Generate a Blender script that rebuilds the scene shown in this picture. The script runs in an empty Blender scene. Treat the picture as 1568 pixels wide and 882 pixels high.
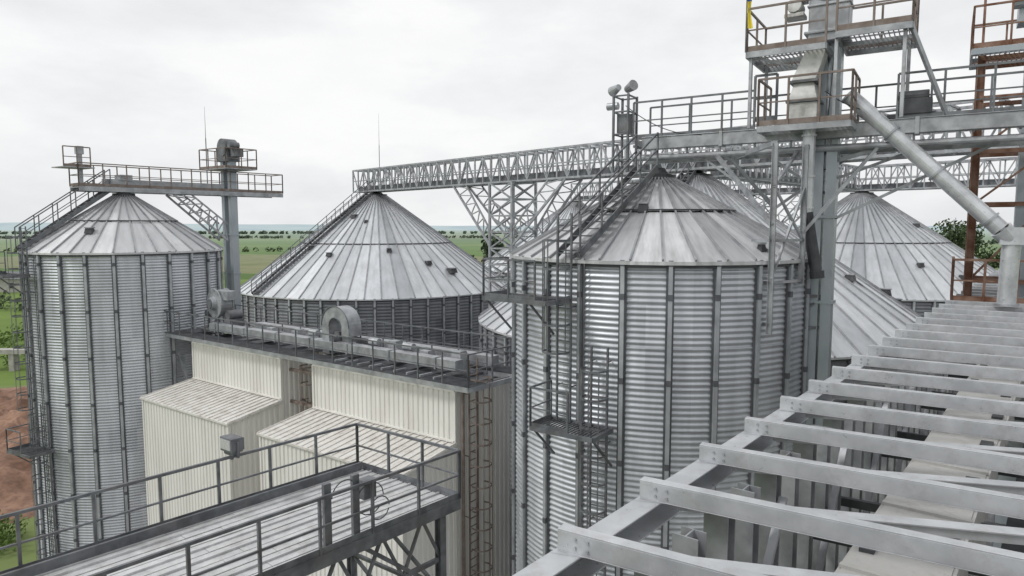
import bpy, math, random
from mathutils import Vector, Matrix, noise
random.seed(7)
H=20.0
L=Vector((.65,.76,0)).normalized(); W=Vector((.83,-.557,0)).normalized(); UP=Vector((0,0,1))
def V(x,y,z): return Vector((x,y,z+H))
scene=bpy.context.scene
COL=scene.collection

class G:
    def __init__(s): s.v=[]; s.f=[]
    def add(s,vs,fs):
        n=len(s.v); s.v.extend([tuple(p) for p in vs]); s.f.extend([tuple(i+n for i in f) for f in fs])
    def beam(s,a,b,w,h,up=None):
        a=Vector(a); b=Vector(b); d=(b-a)
        if d.length<1e-6: return
        d.normalize()
        if up is None: up=UP
        if abs(d.dot(up))>.98: up=L if abs(d.z)>.5 else UP
        sd=d.cross(up).normalized(); u=sd.cross(d).normalized()
        sd=sd*(w/2); u=u*(h/2)
        s.add([a-sd-u,a+sd-u,a+sd+u,a-sd+u,b-sd-u,b+sd-u,b+sd+u,b-sd+u],
              [(0,1,2,3),(4,7,6,5),(0,4,5,1),(1,5,6,2),(2,6,7,3),(3,7,4,0)])
    def ibeam(s,a,b,w,h,t=.012,up=UP):
        a=Vector(a); b=Vector(b); d=(b-a).normalized()
        sd=d.cross(up).normalized(); u=sd.cross(d).normalized()
        s.beam(a+u*(h/2-t/2),b+u*(h/2-t/2),w,t,up); s.beam(a-u*(h/2-t/2),b-u*(h/2-t/2),w,t,up)
        s.beam(a,b,t,h-2*t,up)
    def cbeam(s,a,b,w,h,t=.012,up=UP,side=1):
        a=Vector(a); b=Vector(b); d=(b-a).normalized()
        sd=d.cross(up).normalized()*side; u=sd.cross(d).normalized()*side
        s.beam(a+u*(h/2-t/2),b+u*(h/2-t/2),w,t,up); s.beam(a-u*(h/2-t/2),b-u*(h/2-t/2),w,t,up)
        s.beam(a-sd*(w/2-t/2),b-sd*(w/2-t/2),t,h-2*t,up)
    def tube(s,a,b,r,n=12,r2=None,cap=True):
        a=Vector(a); b=Vector(b); d=(b-a).normalized(); r2=r if r2 is None else r2
        x=d.orthogonal().normalized(); y=d.cross(x)
        vs=[]
        for p,rr in ((a,r),(b,r2)):
            for i in range(n):
                t=2*math.pi*i/n; vs.append(p+x*math.cos(t)*rr+y*math.sin(t)*rr)
        fs=[(i,(i+1)%n,n+(i+1)%n,n+i) for i in range(n)]
        if cap: fs+= [tuple(range(n-1,-1,-1)),tuple(range(n,2*n))]
        s.add(vs,fs)
    def pipe(s,pts,r,n=12):
        for a,b in zip(pts[:-1],pts[1:]): s.tube(a,b,r,n)
    def frustum(s,c0,w0,d0,c1,w1,d1,ax=W,ay=L):
        vs=[]
        for c,w,d in ((Vector(c0),w0,d0),(Vector(c1),w1,d1)):
            for i,j in ((-1,-1),(1,-1),(1,1),(-1,1)): vs.append(c+ax*(i*w/2)+ay*(j*d/2))
        s.add(vs,[(3,2,1,0),(4,5,6,7),(0,1,5,4),(1,2,6,5),(2,3,7,6),(3,0,4,7)])
    def slab(s,c,w,d,h,ax=W,ay=L):
        c=Vector(c); s.frustum(c-UP*h/2,w,d,c+UP*h/2,w,d,ax,ay)
    def grating(s,c,w,d,ax=W,ay=L,sp=.1):
        c=Vector(c); n=int(w/sp)
        for i in range(n+1):
            p=c+ax*(-w/2+w*i/n); s.beam(p-ay*d/2,p+ay*d/2,.022,.035)
        m=max(1,int(d/.6))
        for j in range(m+1):
            p=c+ay*(-d/2+d*j/m)-UP*.035; s.beam(p-ax*w/2,p+ax*w/2,.03,.04)

def top(name,loc=(0,0,0)):
    e=bpy.data.objects.new(name,None); e.location=loc; e.empty_display_size=.5; COL.objects.link(e); return e
def mk(name,parent,g,mat,local=False,smooth=False,bevel=0):
    me=bpy.data.meshes.new(name); me.from_pydata(g.v,[],g.f); me.materials.append(mat)
    if smooth:
        me.polygons.foreach_set('use_smooth',[True]*len(me.polygons))
    me.update()
    o=bpy.data.objects.new(name,me); COL.objects.link(o)
    if parent:
        o.parent=parent
        if not local: o.matrix_parent_inverse=Matrix.Translation(-Vector(parent.location))
    if bevel:
        m=o.modifiers.new('b','BEVEL'); m.width=bevel; m.segments=2
    return o

# ---------- materials
def N(nt,t,**k):
    n=nt.nodes.new(t)
    for a,b in k.items(): setattr(n,a,b)
    return n
def newmat(name):
    m=bpy.data.materials.new(name); m.use_nodes=True; nt=m.node_tree
    return m,nt,nt.nodes['Principled BSDF']
def math_(nt,op,a,b=None):
    n=N(nt,'ShaderNodeMath',operation=op)
    for i,x in enumerate((a,b)):
        if x is None: continue
        if isinstance(x,(int,float)): n.inputs[i].default_value=x
        else: nt.links.new(x,n.inputs[i])
    return n.outputs[0]
def mixc(nt,f,a,b,bt='MIX'):
    n=N(nt,'ShaderNodeMix',data_type='RGBA',blend_type=bt)
    for i,x in ((0,f),(6,a),(7,b)):
        if isinstance(x,(int,float)): n.inputs[i].default_value=x
        elif isinstance(x,tuple): n.inputs[i].default_value=(*x,1)
        else: nt.links.new(x,n.inputs[i])
    return n.outputs[2]
def noise_(nt,scale,vec=None,detail=4,rough=.6,mscale=None):
    if vec is None: vec=N(nt,'ShaderNodeTexCoord').outputs['Object']
    if mscale:
        mp=N(nt,'ShaderNodeMapping'); mp.inputs['Scale'].default_value=mscale; nt.links.new(vec,mp.inputs[0]); vec=mp.outputs[0]
    n=N(nt,'ShaderNodeTexNoise'); n.inputs['Scale'].default_value=scale; n.inputs['Detail'].default_value=detail; n.inputs['Roughness'].default_value=rough
    nt.links.new(vec,n.inputs['Vector']); return n.outputs['Fac']
def ramp(nt,f,p0,p1,v0=0,v1=1):
    n=N(nt,'ShaderNodeMapRange'); n.inputs[1].default_value=p0; n.inputs[2].default_value=p1; n.inputs[3].default_value=v0; n.inputs[4].default_value=v1
    nt.links.new(f,n.inputs[0]); return n.outputs[0]
def simple(name,c1,c2,metal=.5,rough=.5,scale=3,dirt=None,dirt_amt=.5,mscale=None,dscale=1.2):
    m,nt,b=newmat(name)
    f=ramp(nt,noise_(nt,scale,mscale=mscale),.35,.65)
    c=mixc(nt,f,c1,c2)
    if dirt:
        d=ramp(nt,noise_(nt,dscale,detail=8,rough=.7,mscale=mscale),.5,.68,0,dirt_amt); c=mixc(nt,d,c,dirt)
        nt.links.new(math_(nt,'MULTIPLY',math_(nt,'SUBTRACT',1.0,d),metal),b.inputs['Metallic'])
    else: b.inputs['Metallic'].default_value=metal
    nt.links.new(c,b.inputs['Base Color'])
    nt.links.new(ramp(nt,noise_(nt,scale*4),.3,.7,rough-.08,rough+.12),b.inputs['Roughness'])
    return m
def silomat(name,c1,c2,nsec,ringh,metal,rough,radial=False,streak=.4):
    m,nt,b=newmat(name)
    tc=N(nt,'ShaderNodeTexCoord').outputs['Object']
    sp=N(nt,'ShaderNodeSeparateXYZ'); nt.links.new(tc,sp.inputs[0])
    ang=math_(nt,'ARCTAN2',sp.outputs[1],sp.outputs[0])
    angs=math_(nt,'MULTIPLY',ang,nsec/(2*math.pi))
    sec=math_(nt,'FLOOR',angs)
    rz=math_(nt,'DIVIDE',sp.outputs[2],ringh)
    rg=math_(nt,'FLOOR',rz)
    cb=N(nt,'ShaderNodeCombineXYZ'); nt.links.new(sec,cb.inputs[0]); nt.links.new(rg,cb.inputs[1])
    wn=N(nt,'ShaderNodeTexWhiteNoise'); nt.links.new(cb.outputs[0],wn.inputs['Vector'])
    cb2=N(nt,'ShaderNodeCombineXYZ'); nt.links.new(rg,cb2.inputs[1])
    wn2=N(nt,'ShaderNodeTexWhiteNoise'); nt.links.new(cb2.outputs[0],wn2.inputs['Vector'])
    f=math_(nt,'ADD',math_(nt,'MULTIPLY',wn.outputs['Value'],.6),math_(nt,'MULTIPLY',wn2.outputs['Value'],.4)) if not radial else wn.outputs['Value']
    c=mixc(nt,f,c1,c2)
    if radial:
        cb3=N(nt,'ShaderNodeCombineXYZ'); nt.links.new(math_(nt,'MULTIPLY',angs,1.7),cb3.inputs[0]); nt.links.new(math_(nt,'MULTIPLY',sp.outputs[2],.7),cb3.inputs[1])
        st=ramp(nt,noise_(nt,1.6,cb3.outputs[0],detail=6),.42,.72,0,streak)
        c=mixc(nt,st,c,(.20,.19,.175))
        st2=ramp(nt,noise_(nt,.5,tc,detail=7,rough=.65),.45,.7,0,.3); c=mixc(nt,st2,c,tuple(x*.6 for x in c1))
    else:
        st=ramp(nt,noise_(nt,2.0,tc,mscale=(1,1,.12)),.35,.7,0,.4)
        c=mixc(nt,st,c,tuple(x*.55 for x in c1))
        fr=math_(nt,'FRACT',rz)
        ln=ramp(nt,fr,0,.04,.6,0); c=mixc(nt,ln,c,tuple(x*.35 for x in c1))
    sp2=ramp(nt,noise_(nt,12,tc,detail=6),.66,.75,0,.3)
    c=mixc(nt,sp2,c,(.12,.105,.09))
    nt.links.new(c,b.inputs['Base Color']); b.inputs['Metallic'].default_value=metal
    nt.links.new(ramp(nt,f,0,1,rough-.06,rough+.1),b.inputs['Roughness'])
    return m
M={}
M['wall']=silomat('galvanised_corrugated',(.44,.46,.49),(.64,.665,.70),24,1.12,.5,.42)
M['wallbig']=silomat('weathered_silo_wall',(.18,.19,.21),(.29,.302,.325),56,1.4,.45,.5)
M['roof']=silomat('galvanised_roof',(.48,.49,.505),(.76,.77,.785),36,40,.35,.38,True,.55)
M['roofb']=silomat('galvanised_roof_clean',(.52,.53,.545),(.78,.79,.80),32,40,.35,.38,True,.3)
M['roofbig']=silomat('galvanised_roof_big',(.48,.50,.525),(.73,.75,.775),60,40,.35,.38,True,.3)
M['stiff']=simple('galvanised_stiffener',(.36,.378,.40),(.5,.52,.545),.45,.42,2)
M['stiffd']=simple('stiffener_flange_shade',(.09,.096,.105),(.15,.158,.17),.3,.5,2)  # flange colour kept dark to paint in the stiffeners' side shadow
M['seam']=simple('roof_seam',(.26,.27,.285),(.40,.405,.415),.4,.45,2)
M['steel']=simple('galvanised_steel',(.28,.29,.31),(.46,.475,.495),.45,.45,2.5,dirt=(.13,.11,.095),dirt_amt=.4)
M['rail']=simple('painted_grey_steel',(.11,.117,.128),(.21,.22,.235),.4,.5,3,dirt=(.11,.08,.06),dirt_amt=.4)
M['dark']=simple('dark_steel',(.045,.048,.053),(.09,.095,.10),.4,.5,3)
M['blue']=simple('elevator_leg_steel',(.32,.36,.395),(.45,.49,.52),.4,.4,1.2,dirt=(.18,.17,.16),dirt_amt=.3,mscale=(1,1,.3))
M['rust']=simple('rusty_steel',(.15,.065,.035),(.32,.21,.16),.15,.75,2.5)
M['railrust']=simple('oxide_rail_steel',(.16,.12,.10),(.25,.21,.19),.2,.6,4)
M['cream']=simple('cream_cladding',(.69,.68,.64),(.77,.76,.72),.0,.5,.8,dirt=(.47,.44,.39),dirt_amt=.35,mscale=(1,1,.15))
M['creamroof']=simple('cream_roof',(.60,.585,.55),(.70,.685,.65),.0,.55,2,dirt=(.24,.18,.14),dirt_amt=.45,dscale=3.2)
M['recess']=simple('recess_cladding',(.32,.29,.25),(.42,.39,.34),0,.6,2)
M['gant']=simple('gantry_steel',(.44,.455,.475),(.57,.585,.605),.35,.34,2.2,dirt=(.27,.265,.26),dirt_amt=.5,dscale=5)
M['plate']=simple('dusty_conveyor_plate',(.40,.395,.38),(.53,.525,.51),.1,.6,3,dirt=(.24,.23,.22),dirt_amt=.6,dscale=3)
M['plank']=simple('deck_plank',(.47,.475,.48),(.63,.635,.64),.15,.48,3,dirt=(.27,.25,.235),dirt_amt=.5,dscale=1.6)
M['duct']=simple('bright_duct',(.5,.515,.535),(.66,.675,.695),.5,.34,3,dirt=(.27,.265,.26),dirt_amt=.4)
M['white']=simple('dusty_white_casing',(.5,.5,.49),(.68,.68,.66),.2,.5,4,dirt=(.2,.17,.14),dirt_amt=.5,dscale=3)
M['yellow']=simple('yellow_cloth',(.75,.6,.05),(.85,.7,.1),0,.8,4)
M['blueflag']=simple('blue_cloth',(.03,.1,.4),(.04,.15,.5),0,.8,4)
M['conc']=simple('concrete',(.33,.32,.30),(.45,.44,.41),0,.85,1,dirt=(.2,.19,.17),dirt_amt=.5)
M['glass']=simple('lamp_glass',(.45,.46,.46),(.52,.52,.52),.1,.2,5)
M['bark']=simple('bark',(.09,.07,.05),(.14,.11,.08),0,.9,6)
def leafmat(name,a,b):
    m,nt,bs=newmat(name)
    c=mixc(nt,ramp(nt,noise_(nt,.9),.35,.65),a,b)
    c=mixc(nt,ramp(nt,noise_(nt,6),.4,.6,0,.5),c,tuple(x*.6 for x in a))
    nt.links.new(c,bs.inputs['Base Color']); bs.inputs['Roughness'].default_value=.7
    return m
M['leaf']=leafmat('foliage',(.035,.06,.02),(.085,.13,.04))
M['leafd']=leafmat('dark_foliage',(.022,.04,.018),(.045,.075,.03))
M['leafl']=leafmat('fresh_foliage',(.09,.16,.025),(.15,.23,.05))
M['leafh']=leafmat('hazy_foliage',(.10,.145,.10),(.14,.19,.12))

# ---------- generic builders
def railing(g,pts,h=1.1,sp=1.3,t=.05,toe=True,posts_end=True,mid=1):
    for a,b in zip(pts[:-1],pts[1:]):
        a=Vector(a); b=Vector(b); n=max(1,round((b-a).length/sp))
        for i in range(n+1):
            p=a.lerp(b,i/n); g.beam(p,p+UP*h,t,t)
        g.beam(a+UP*h,b+UP*h,t*1.05,t*1.05)
        for k in range(mid): 
            zz=h*(k+1)/(mid+1); g.beam(a+UP*zz,b+UP*zz,t*.7,t*.7)
        if toe: g.beam(a+UP*.08,b+UP*.08,.012,.14)
def ladder(g,x,y,z0,z1,out,cage=True,cage_from=2.2,w=.46):
    out=Vector(out).normalized(); sd=Vector((-out.y,out.x,0)); c=Vector((x,y,0))
    for s in (-1,1): g.beam(c+sd*s*w/2+UP*(z0+H),c+sd*s*w/2+UP*(z1+H),.05,.05)
    z=z0+.15
    while z<z1:
        g.beam(c-sd*w/2+UP*(z+H),c+sd*w/2+UP*(z+H),.028,.028); z+=.3
    if cage:
        r=.37; cc=c+out*r*.95
        angs=[math.radians(a) for a in (-120,-80,-40,0,40,80,120)]
        def pt(a,z): return cc+out*math.cos(a)*r+sd*math.sin(a)*r+UP*(z+H)
        z=z0+cage_from
        zs=[]
        while z<=z1: zs.append(z); z+=.75
        for z in zs:
            for a,b in zip(angs[:-1],angs[1:]): g.beam(pt(a,z),pt(b,z),.012,.055)
        if zs:
            for a in angs[1:-1]: g.beam(pt(a,zs[0]),pt(a,zs[-1]),.035,.012)
    z=z0+1
    while z<z1:
        for s in (-1,1): g.beam(c+sd*s*w/2+UP*(z+H),c+sd*s*w/2-out*.25+UP*(z+H),.03,.03)
        z+=2.2
def stair(g,a,b,w=.7,rise=.2):
    a=Vector(a); b=Vector(b); d=Vector((b.x-a.x,b.y-a.y,0)).normalized(); sd=Vector((-d.y,d.x,0))
    for s in (-1,1):
        g.beam(a+sd*s*w/2,b+sd*s*w/2,.03,.2)
        n=max(2,round((b-a).length/1.1))
        for i in range(n+1):
            p=a.lerp(b,i/n)+sd*s*w/2; g.beam(p,p+UP*1.05,.045,.045)
        g.beam(a+sd*s*w/2+UP*1.05,b+sd*s*w/2+UP*1.05,.05,.05)
        g.beam(a+sd*s*w/2+UP*.55,b+sd*s*w/2+UP*.55,.035,.035)
    n=max(2,round((b.z-a.z)/rise))
    for i in range(n):
        p=a.lerp(b,(i+.5)/n); g.beam(p-sd*w/2*.94,p+sd*w/2*.94,.24,.035,UP)
def truss_face(g,p0,p1,h,n,t=.06,zig=True):
    p0=Vector(p0); p1=Vector(p1)
    g.beam(p0,p1,t*1.3,t*1.3); g.beam(p0+UP*h,p1+UP*h,t*1.3,t*1.3)
    for i in range(n+1):
        a=p0.lerp(p1,i/n); g.beam(a,a+UP*h,t,t)
        if i<n and zig:
            b=p0.lerp(p1,(i+1)/n)
            g.beam(a if i%2 else a+UP*h,(b+UP*h) if i%2 else b,t*.8,t*.8)
def boxtruss(g,p0,p1,w,h,n,t=.07):
    p0=Vector(p0); p1=Vector(p1); d=(p1-p0).normalized(); sd=d.cross(UP).normalized()
    for s in (-1,1): truss_face(g,p0+sd*s*w/2,p1+sd*s*w/2,h,n,t)
    for i in range(n+1):
        a=p0.lerp(p1,i/n)
        g.beam(a-sd*w/2,a+sd*w/2,t,t); g.beam(a-sd*w/2+UP*h,a+sd*w/2+UP*h,t,t)

# ---------- silos
def silo(cx,cy,R,ze,za,nst,nroof,pitch,amp,wallm,roofm,rings,samples=6,seg=120,stw=.1,hatches=()):
    e=top('grain_silo',(cx,cy,0)); zE=ze+H; zA=za+H
    g=G(); nr=int((zE-.3)/pitch*samples); 
    for k in range(nr+1):
        z=.3+(zE-.3)*k/nr; r=R+amp*math.sin(2*math.pi*(z/pitch))
        for i in range(seg):
            a=2*math.pi*i/seg; g.v.append((r*math.cos(a),r*math.sin(a),z))
    for k in range(nr):
        for i in range(seg):
            j=(i+1)%seg; g.f.append((k*seg+i,k*seg+j,(k+1)*seg+j,(k+1)*seg+i))
    mk('wall_sheets',e,g,M[wallm],True,True)
    g=G(); g2=G()
    for i in range(nst):
        a=2*math.pi*(i+.5)/nst; o=Vector((math.cos(a),math.sin(a),0)); 
        z=.3
        while z<zE-.05:
            z2=min(z+2.24,zE-.02)
            p=o*(R+.03)
            g2.beam(p+UP*z,p+UP*(z2-.005),stw*1.9,.035,o)  # wider dark flange strip, stands in for shadow beside the stiffener
            g.beam(p+o*.055+UP*z,p+o*.055+UP*(z2-.02),stw*.95,.075,o)
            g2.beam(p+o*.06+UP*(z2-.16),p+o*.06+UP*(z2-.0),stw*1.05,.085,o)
            z=z2
    mk('stiffeners',e,g,M['stiff'],True); mk('stiffener_shade_flanges',e,g2,M['stiffd'],True)
    g=G(); g.tube((0,0,0),(0,0,.3),R+.35,48); mk('foundation',e,g,M['conc'],True)
    g=G(); Ro=R+.16; r0=.5 if R<6 else .9; zo=zE-.05
    slope=(zA-zo)/(Ro-r0)
    def zr(r): return zo+(Ro-r)*slope
    sub=[Ro]+[R*x for x in rings]+[r0]
    for ring in range(len(sub)-1):
        ra,rb=sub[ring],sub[ring+1]; off=.03*(ring)
        for i in range(nroof):
            a0=2*math.pi*i/nroof; a1=2*math.pi*(i+1)/nroof
            def P(r,a): return (r*math.cos(a),r*math.sin(a),zr(r)+off+random.uniform(-.008,.008))
            g.add([P(ra,a0),P(ra,a1),P(rb,a1),P(rb,a0)],[(0,1,2,3)])
    for i in range(nroof):
        a0=2*math.pi*i/nroof; a1=2*math.pi*(i+1)/nroof
        g.add([(Ro*math.cos(a0),Ro*math.sin(a0),zo-.09),(Ro*math.cos(a1),Ro*math.sin(a1),zo-.09),(Ro*math.cos(a1),Ro*math.sin(a1),zo),(Ro*math.cos(a0),Ro*math.sin(a0),zo)],[(0,1,2,3)])
    mk('roof_panels',e,g,M[roofm],True)
    g=G()
    sw=.045 if R<6 else .08
    for i in range(nroof):
        a=2*math.pi*i/nroof; o=Vector((math.cos(a),math.sin(a),0)); n=Vector((o.x*slope,o.y*slope,1)).normalized()
        for ring in range(len(sub)-1):
            ra,rb=sub[ring],sub[ring+1]
            g.beam(o*ra+UP*(zr(ra)+.03*ring+.03),o*rb+UP*(zr(rb)+.03*ring+.03),sw,.08,n)
    mk('roof_seams',e,g,M['seam'],True)
    g=G()
    for x in rings:
        r=R*x; 
        for i in range(nroof):
            a0=2*math.pi*i/nroof; a1=2*math.pi*(i+1)/nroof
            g.beam((r*math.cos(a0),r*math.sin(a0),zr(r)+.07),(r*math.cos(a1),r*math.sin(a1),zr(r)+.07),.05,.045)
    for i in range(nst*2):
        a0=math.pi*i/nst; a1=math.pi*(i+1)/nst; r=R+.07
        g.beam((r*math.cos(a0),r*math.sin(a0),zE-.19),(r*math.cos(a1),r*math.sin(a1),zE-.19),.05,.06)
    g.tube((0,0,zA-.1),(0,0,zA+.18),r0+.04,24); g.tube((0,0,zA+.18),(0,0,zA+.4),r0*.7,20,r0*.4)
    mk('roof_rings_and_cap',e,g,M['dark'],True)
    g=G(); gh=G()
    for (az,fr,s) in hatches:
        a=math.radians(az); o=Vector((math.cos(a),math.sin(a),0)); t=Vector((-o.y,o.x,0)); r=R*fr
        c=o*r+UP*(zr(r)+.1); g.frustum(c-UP*.15,s*1.5,s*1.6,c+UP*s*.45,s*1.1,s*1.2,t,o)
        gh.slab(c+UP*(s*.45+.03),s*1.4,s*1.5,.05,t,o)
    if hatches: mk('roof_vents',e,g,M['dark'],True); mk('vent_caps',e,gh,M['steel'],True)
    return e
C=(4.68,22.1); A=(-20.7,36.7); B=(-12.6,64.2); E=(10.5,39.5); F=(31,61)
sC=silo(*C,4.6,-.88,1.42,24,36,.155,.02,'wall','roof',[.52],samples=6,seg=144,stw=.11,hatches=[(-112,.5,.2),(-62,.93,.12)])
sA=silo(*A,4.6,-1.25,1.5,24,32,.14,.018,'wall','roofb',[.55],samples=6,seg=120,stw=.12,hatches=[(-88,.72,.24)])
hb=[(-112,.3,.34),(-72,.62,.3),(-108,.66,.3),(-52,.74,.34),(-128,.6,.3),(-42,.82,.5),(-92,.35,.2)]
sB=silo(*B,12.3,-5.6,2.7,56,60,.25,.025,'wallbig','roofbig',[.56],samples=4,seg=168,stw=.16,hatches=hb)
sE=silo(*E,12.3,-5.3,2.7,56,60,.25,.025,'wallbig','roofbig',[.56],samples=4,seg=168,stw=.16,hatches=[(-28,.8,.35),(-8,.9,.35),(-45,.7,.3)])
sF=silo(*F,12.3,-5.3,2.7,56,60,.25,.025,'wallbig','roofbig',[.56],samples=4,seg=168,stw=.16,hatches=[(-60,.4,.3),(-90,.75,.3),(-75,.85,.3)])
G2=silo(8,87,12.3,-5.3,2.8,56,60,.25,.025,'wallbig','roofbig',[.56],samples=4,seg=96,stw=.16)

def access(parent,c,R,ze,za,az1,az2,zmid,land=True):
    c=Vector((c[0],c[1],0)); g=G()
    o=-L
    a=c+o*(R+.25)+UP*(ze+H+.1); b=c+o*.75+UP*(za+H+.35)
    stair(g,a,b,.75)
    if az1 is not None:
        r=R+.27
        o1=Vector((math.cos(math.radians(az1)),math.sin(math.radians(az1)),0)); o2=Vector((math.cos(math.radians(az2)),math.sin(math.radians(az2)),0))
        p1=c+o1*r; p2=c+o2*r
        ladder(g,p1.x,p1.y,zmid,ze+1.2,o1,cage_from=2.0)
        ladder(g,p2.x,p2.y,-H,zmid+2.2,o2,cage_from=2.0)
        mid=(o1+o2).normalized(); t=Vector((-mid.y,mid.x,0)); cc=c+mid*(R+.75)+UP*(zmid+H)
        g.grating(cc,1.9,1.1,t,mid)
        for s in (-1,1): g.beam(cc+mid*s*.55-t*.95,cc+mid*s*.55+t*.95,.05,.12); g.beam(cc+t*s*.95-mid*.55,cc+t*s*.95+mid*.55,.05,.12)
        q=[cc-t*.95-mid*.5,cc-t*.95+mid*.53,cc+t*.2+mid*.53]
        railing(g,q,1.1,.9,.045)
        for s in (-.9,.9): g.beam(cc+t*s+mid*.5,cc+t*s-mid*.6-UP*1.0,.05,.05)
        t=Vector((-o1.y,o1.x,0)); zz=ze-1.15+H; cc=c+o1*(R+.75)-t*.95+UP*zz
        g.grating(cc,2.3,1.1,t,o1)
        for s in (-1,1): g.beam(cc+o1*s*.55-t*1.15,cc+o1*s*.55+t*1.15,.05,.12); g.beam(cc+t*s*1.15-o1*.55,cc+t*s*1.15+o1*.55,.05,.12)
        railing(g,[cc+t*.75+o1*.53,cc-t*1.13+o1*.53,cc-t*1.13-o1*.5],1.1,.8,.045)
        for s in (-1.1,.5): g.beam(cc+t*s+o1*.5,cc+t*s-o1*.6-UP*1.0,.05,.05)
        for az in (az1+5,az1+6.5):
            oo=Vector((math.cos(math.radians(az)),math.sin(math.radians(az)),0)); g.tube(c+oo*(R+.12),c+oo*(R+.12)+UP*(ze+H),.02,6)
    mk('access_ladders_and_stairs',parent,g,M['rail'])
access(sC,C,4.6,-.88,1.42,-132,-119,-5.4)
access(sA,A,4.6,-1.25,1.5,-121,-112,-10.8)
access(sB,B,12.3,-5.6,2.7,None,None,0)
access(sE,E,12.3,-5.3,2.7,None,None,0)

# ---------- near catwalk over silo C with conveyor
CK=(4.74,22.1)
Wc=Vector((.843,-.537,0)).normalized(); Lc=Vector((-Wc.y,Wc.x,0))
def K(t,s,z): p=Vector((CK[0],CK[1],0))+Wc*t+Lc*s; return Vector((p.x,p.y,z+H))
cw=top('conveyor_catwalk',K(8,0,2.7))
g=G()
T0,T1=-.7,22
g.grating((K(T0,.35,2.66)+K(T1,.35,2.66))/2,T1-T0,.95,Wc,Lc,.09)
g.beam(K(T0,-.15,2.6),K(T1,-.15,2.6),.07,.2); g.beam(K(T0,.85,2.6),K(T1,.85,2.6),.07,.2)
for i in range(23): g.beam(K(T0+i,-.5,2.5),K(T0+i,.9,2.5),.06,.08)
mk('deck',cw,g,M['steel'])
g=G()
railing(g,[K(T0,-.55,2.7),K(T0+3.7,-.55,2.7)],1.15,1.0,.05)
railing(g,[K(3.0,-.55,2.95),K(3.6,-.55,2.95)],1.3,.6,.06)
railing(g,[K(6.6,-.55,2.7),K(T1,-.55,2.7)],1.2,1.0,.05)
railing(g,[K(T0,.88,2.7),K(T1,.88,2.7)],1.2,1.3,.05)
mk('railings',cw,g,M['rail'])
g=G()
for i in range(9):
    a=T0+.3+i*2.5; g.beam(K(a,-.42,2.55),K(a+2.46,-.42,2.55),.36,.36)
    g.beam(K(a+2.42,-.42,2.55),K(a+2.52,-.42,2.55),.44,.44)
    g.beam(K(a,-.42,2.74),K(a+2.4,-.42,2.74),.42,.02)
mk('drag_conveyor_casing',cw,g,M['steel'],bevel=.01)
g=G()
g.tube(K(T0,-.4,2.12),K(T1,-.4,2.12),.09); g.beam(K(T0,.6,2.1),K(T1,.6,2.1),.12,.16)
for i in range(22):
    g.beam(K(i*1.0,-.4,2.12),K(i*1.0,-.4,2.4),.05,.05); g.beam(K(i*1.0,-.4,2.12),K(i+.9,.6,2.12),.045,.045)
for (px,py,zb) in ((6.75,17.75,-2.85),(7.9,18.6,-1.6)):
    g.ibeam(Vector((px,py,zb+H)),Vector((px,py,2.1+H)),.13,.14,.012,Wc)
p=Vector((6.75,17.75,H)); q=Vector((7.9,18.6,H))
cdir=(Vector((C[0],C[1],H))-p).normalized()
for z in (-2.6,-1.5,-.4,):
    g.beam(p+UP*z,p+cdir*.7+UP*z,.07,.07)
    if z>-1.6: g.beam(p+UP*z,q+UP*z,.07,.07)
g.beam(p+UP*-1.4,q+UP*1.0,.06,.06); g.beam(p+UP*1.0,q+UP*-.4,.06,.06)
g.beam(p+UP*2.1,K(2.2,.6,2.1),.1,.12); g.beam(q+UP*2.1,K(4.8,.6,2.1),.1,.12)
g.beam(p+UP*.0,K(1.9,-.4,2.1),.09,.11); g.beam(p+UP*1.0,K(4.2,-.4,2.1),.08,.08)
g.beam(q+UP*-.2,K(6.2,-.4,2.1),.08,.08); g.beam(K(2.2,-.3,2.1),K(3.4,.6,.5),.08,.08); g.beam(K(3.4,.6,.5),K(5.6,.6,2.1),.08,.08); g.beam(K(3.4,.6,.5),K(3.4,.6,2.1),.08,.08)
g.beam(K(1.4,-.3,2.1),K(3.0,-.3,.9),.06,.06); g.beam(K(2.2,.6,1.4),K(5.2,.6,1.4),.05,.05)
mk('support_frames',cw,g,M['steel'])
g=G()
for z in (-2.9,-2.0,-1.2):
    g.beam(K(3.9,-.9,z),K(5.0,-.2,z),.06,.08); 
g.beam(K(3.9,-.9,-2.9),K(5.0,-.2,-2.0),.05,.05); g.beam(K(3.9,-.9,-2.0),K(5.0,-.2,-1.2),.05,.05)
g.ibeam(K(5.0,-.2,-3.1),K(5.0,-.2,2.0),.12,.12,.012,Wc)
mk('leg_brackets',cw,g,M['rail'])
g=G()
c=K(-1.1,-.3,0)
for dx,dy in ((-.25,-.35),(.25,-.35),(-.25,.35),(.25,.35)):
    g.beam(c+Wc*dx+Lc*dy+UP*1.7,c+Wc*dx+Lc*dy+UP*4.15,.07,.07)
for z in (2.1,2.9,3.6,4.1): 
    for s in (-.35,.35): g.beam(c-Wc*.25+Lc*s+UP*z,c+Wc*.25+Lc*s+UP*z,.05,.05)
    for s in (-.25,.25): g.beam(c-Lc*.35+Wc*s+UP*z,c+Lc*.35+Wc*s+UP*z,.05,.05)
g.slab(c+UP*3.25,.36,.5,.6,Wc,Lc)
mk('drive_unit',cw,g,M['rail'],bevel=.01)
g=G()
g.tube(c+UP*4.3-Wc*.42-Lc*.1,c+UP*4.38-Wc*.1-Lc*.3,.17,14,.1); g.tube(c+UP*4.32+Wc*.1-Lc*.1,c+UP*4.4+Wc*.4-Lc*.3,.12,14,.17)
g.tube(c+UP*3.85-Wc*.62,c+UP*3.85-Wc*.25,.12,14)
mk('flood_lights',cw,g,M['steel'])

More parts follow.
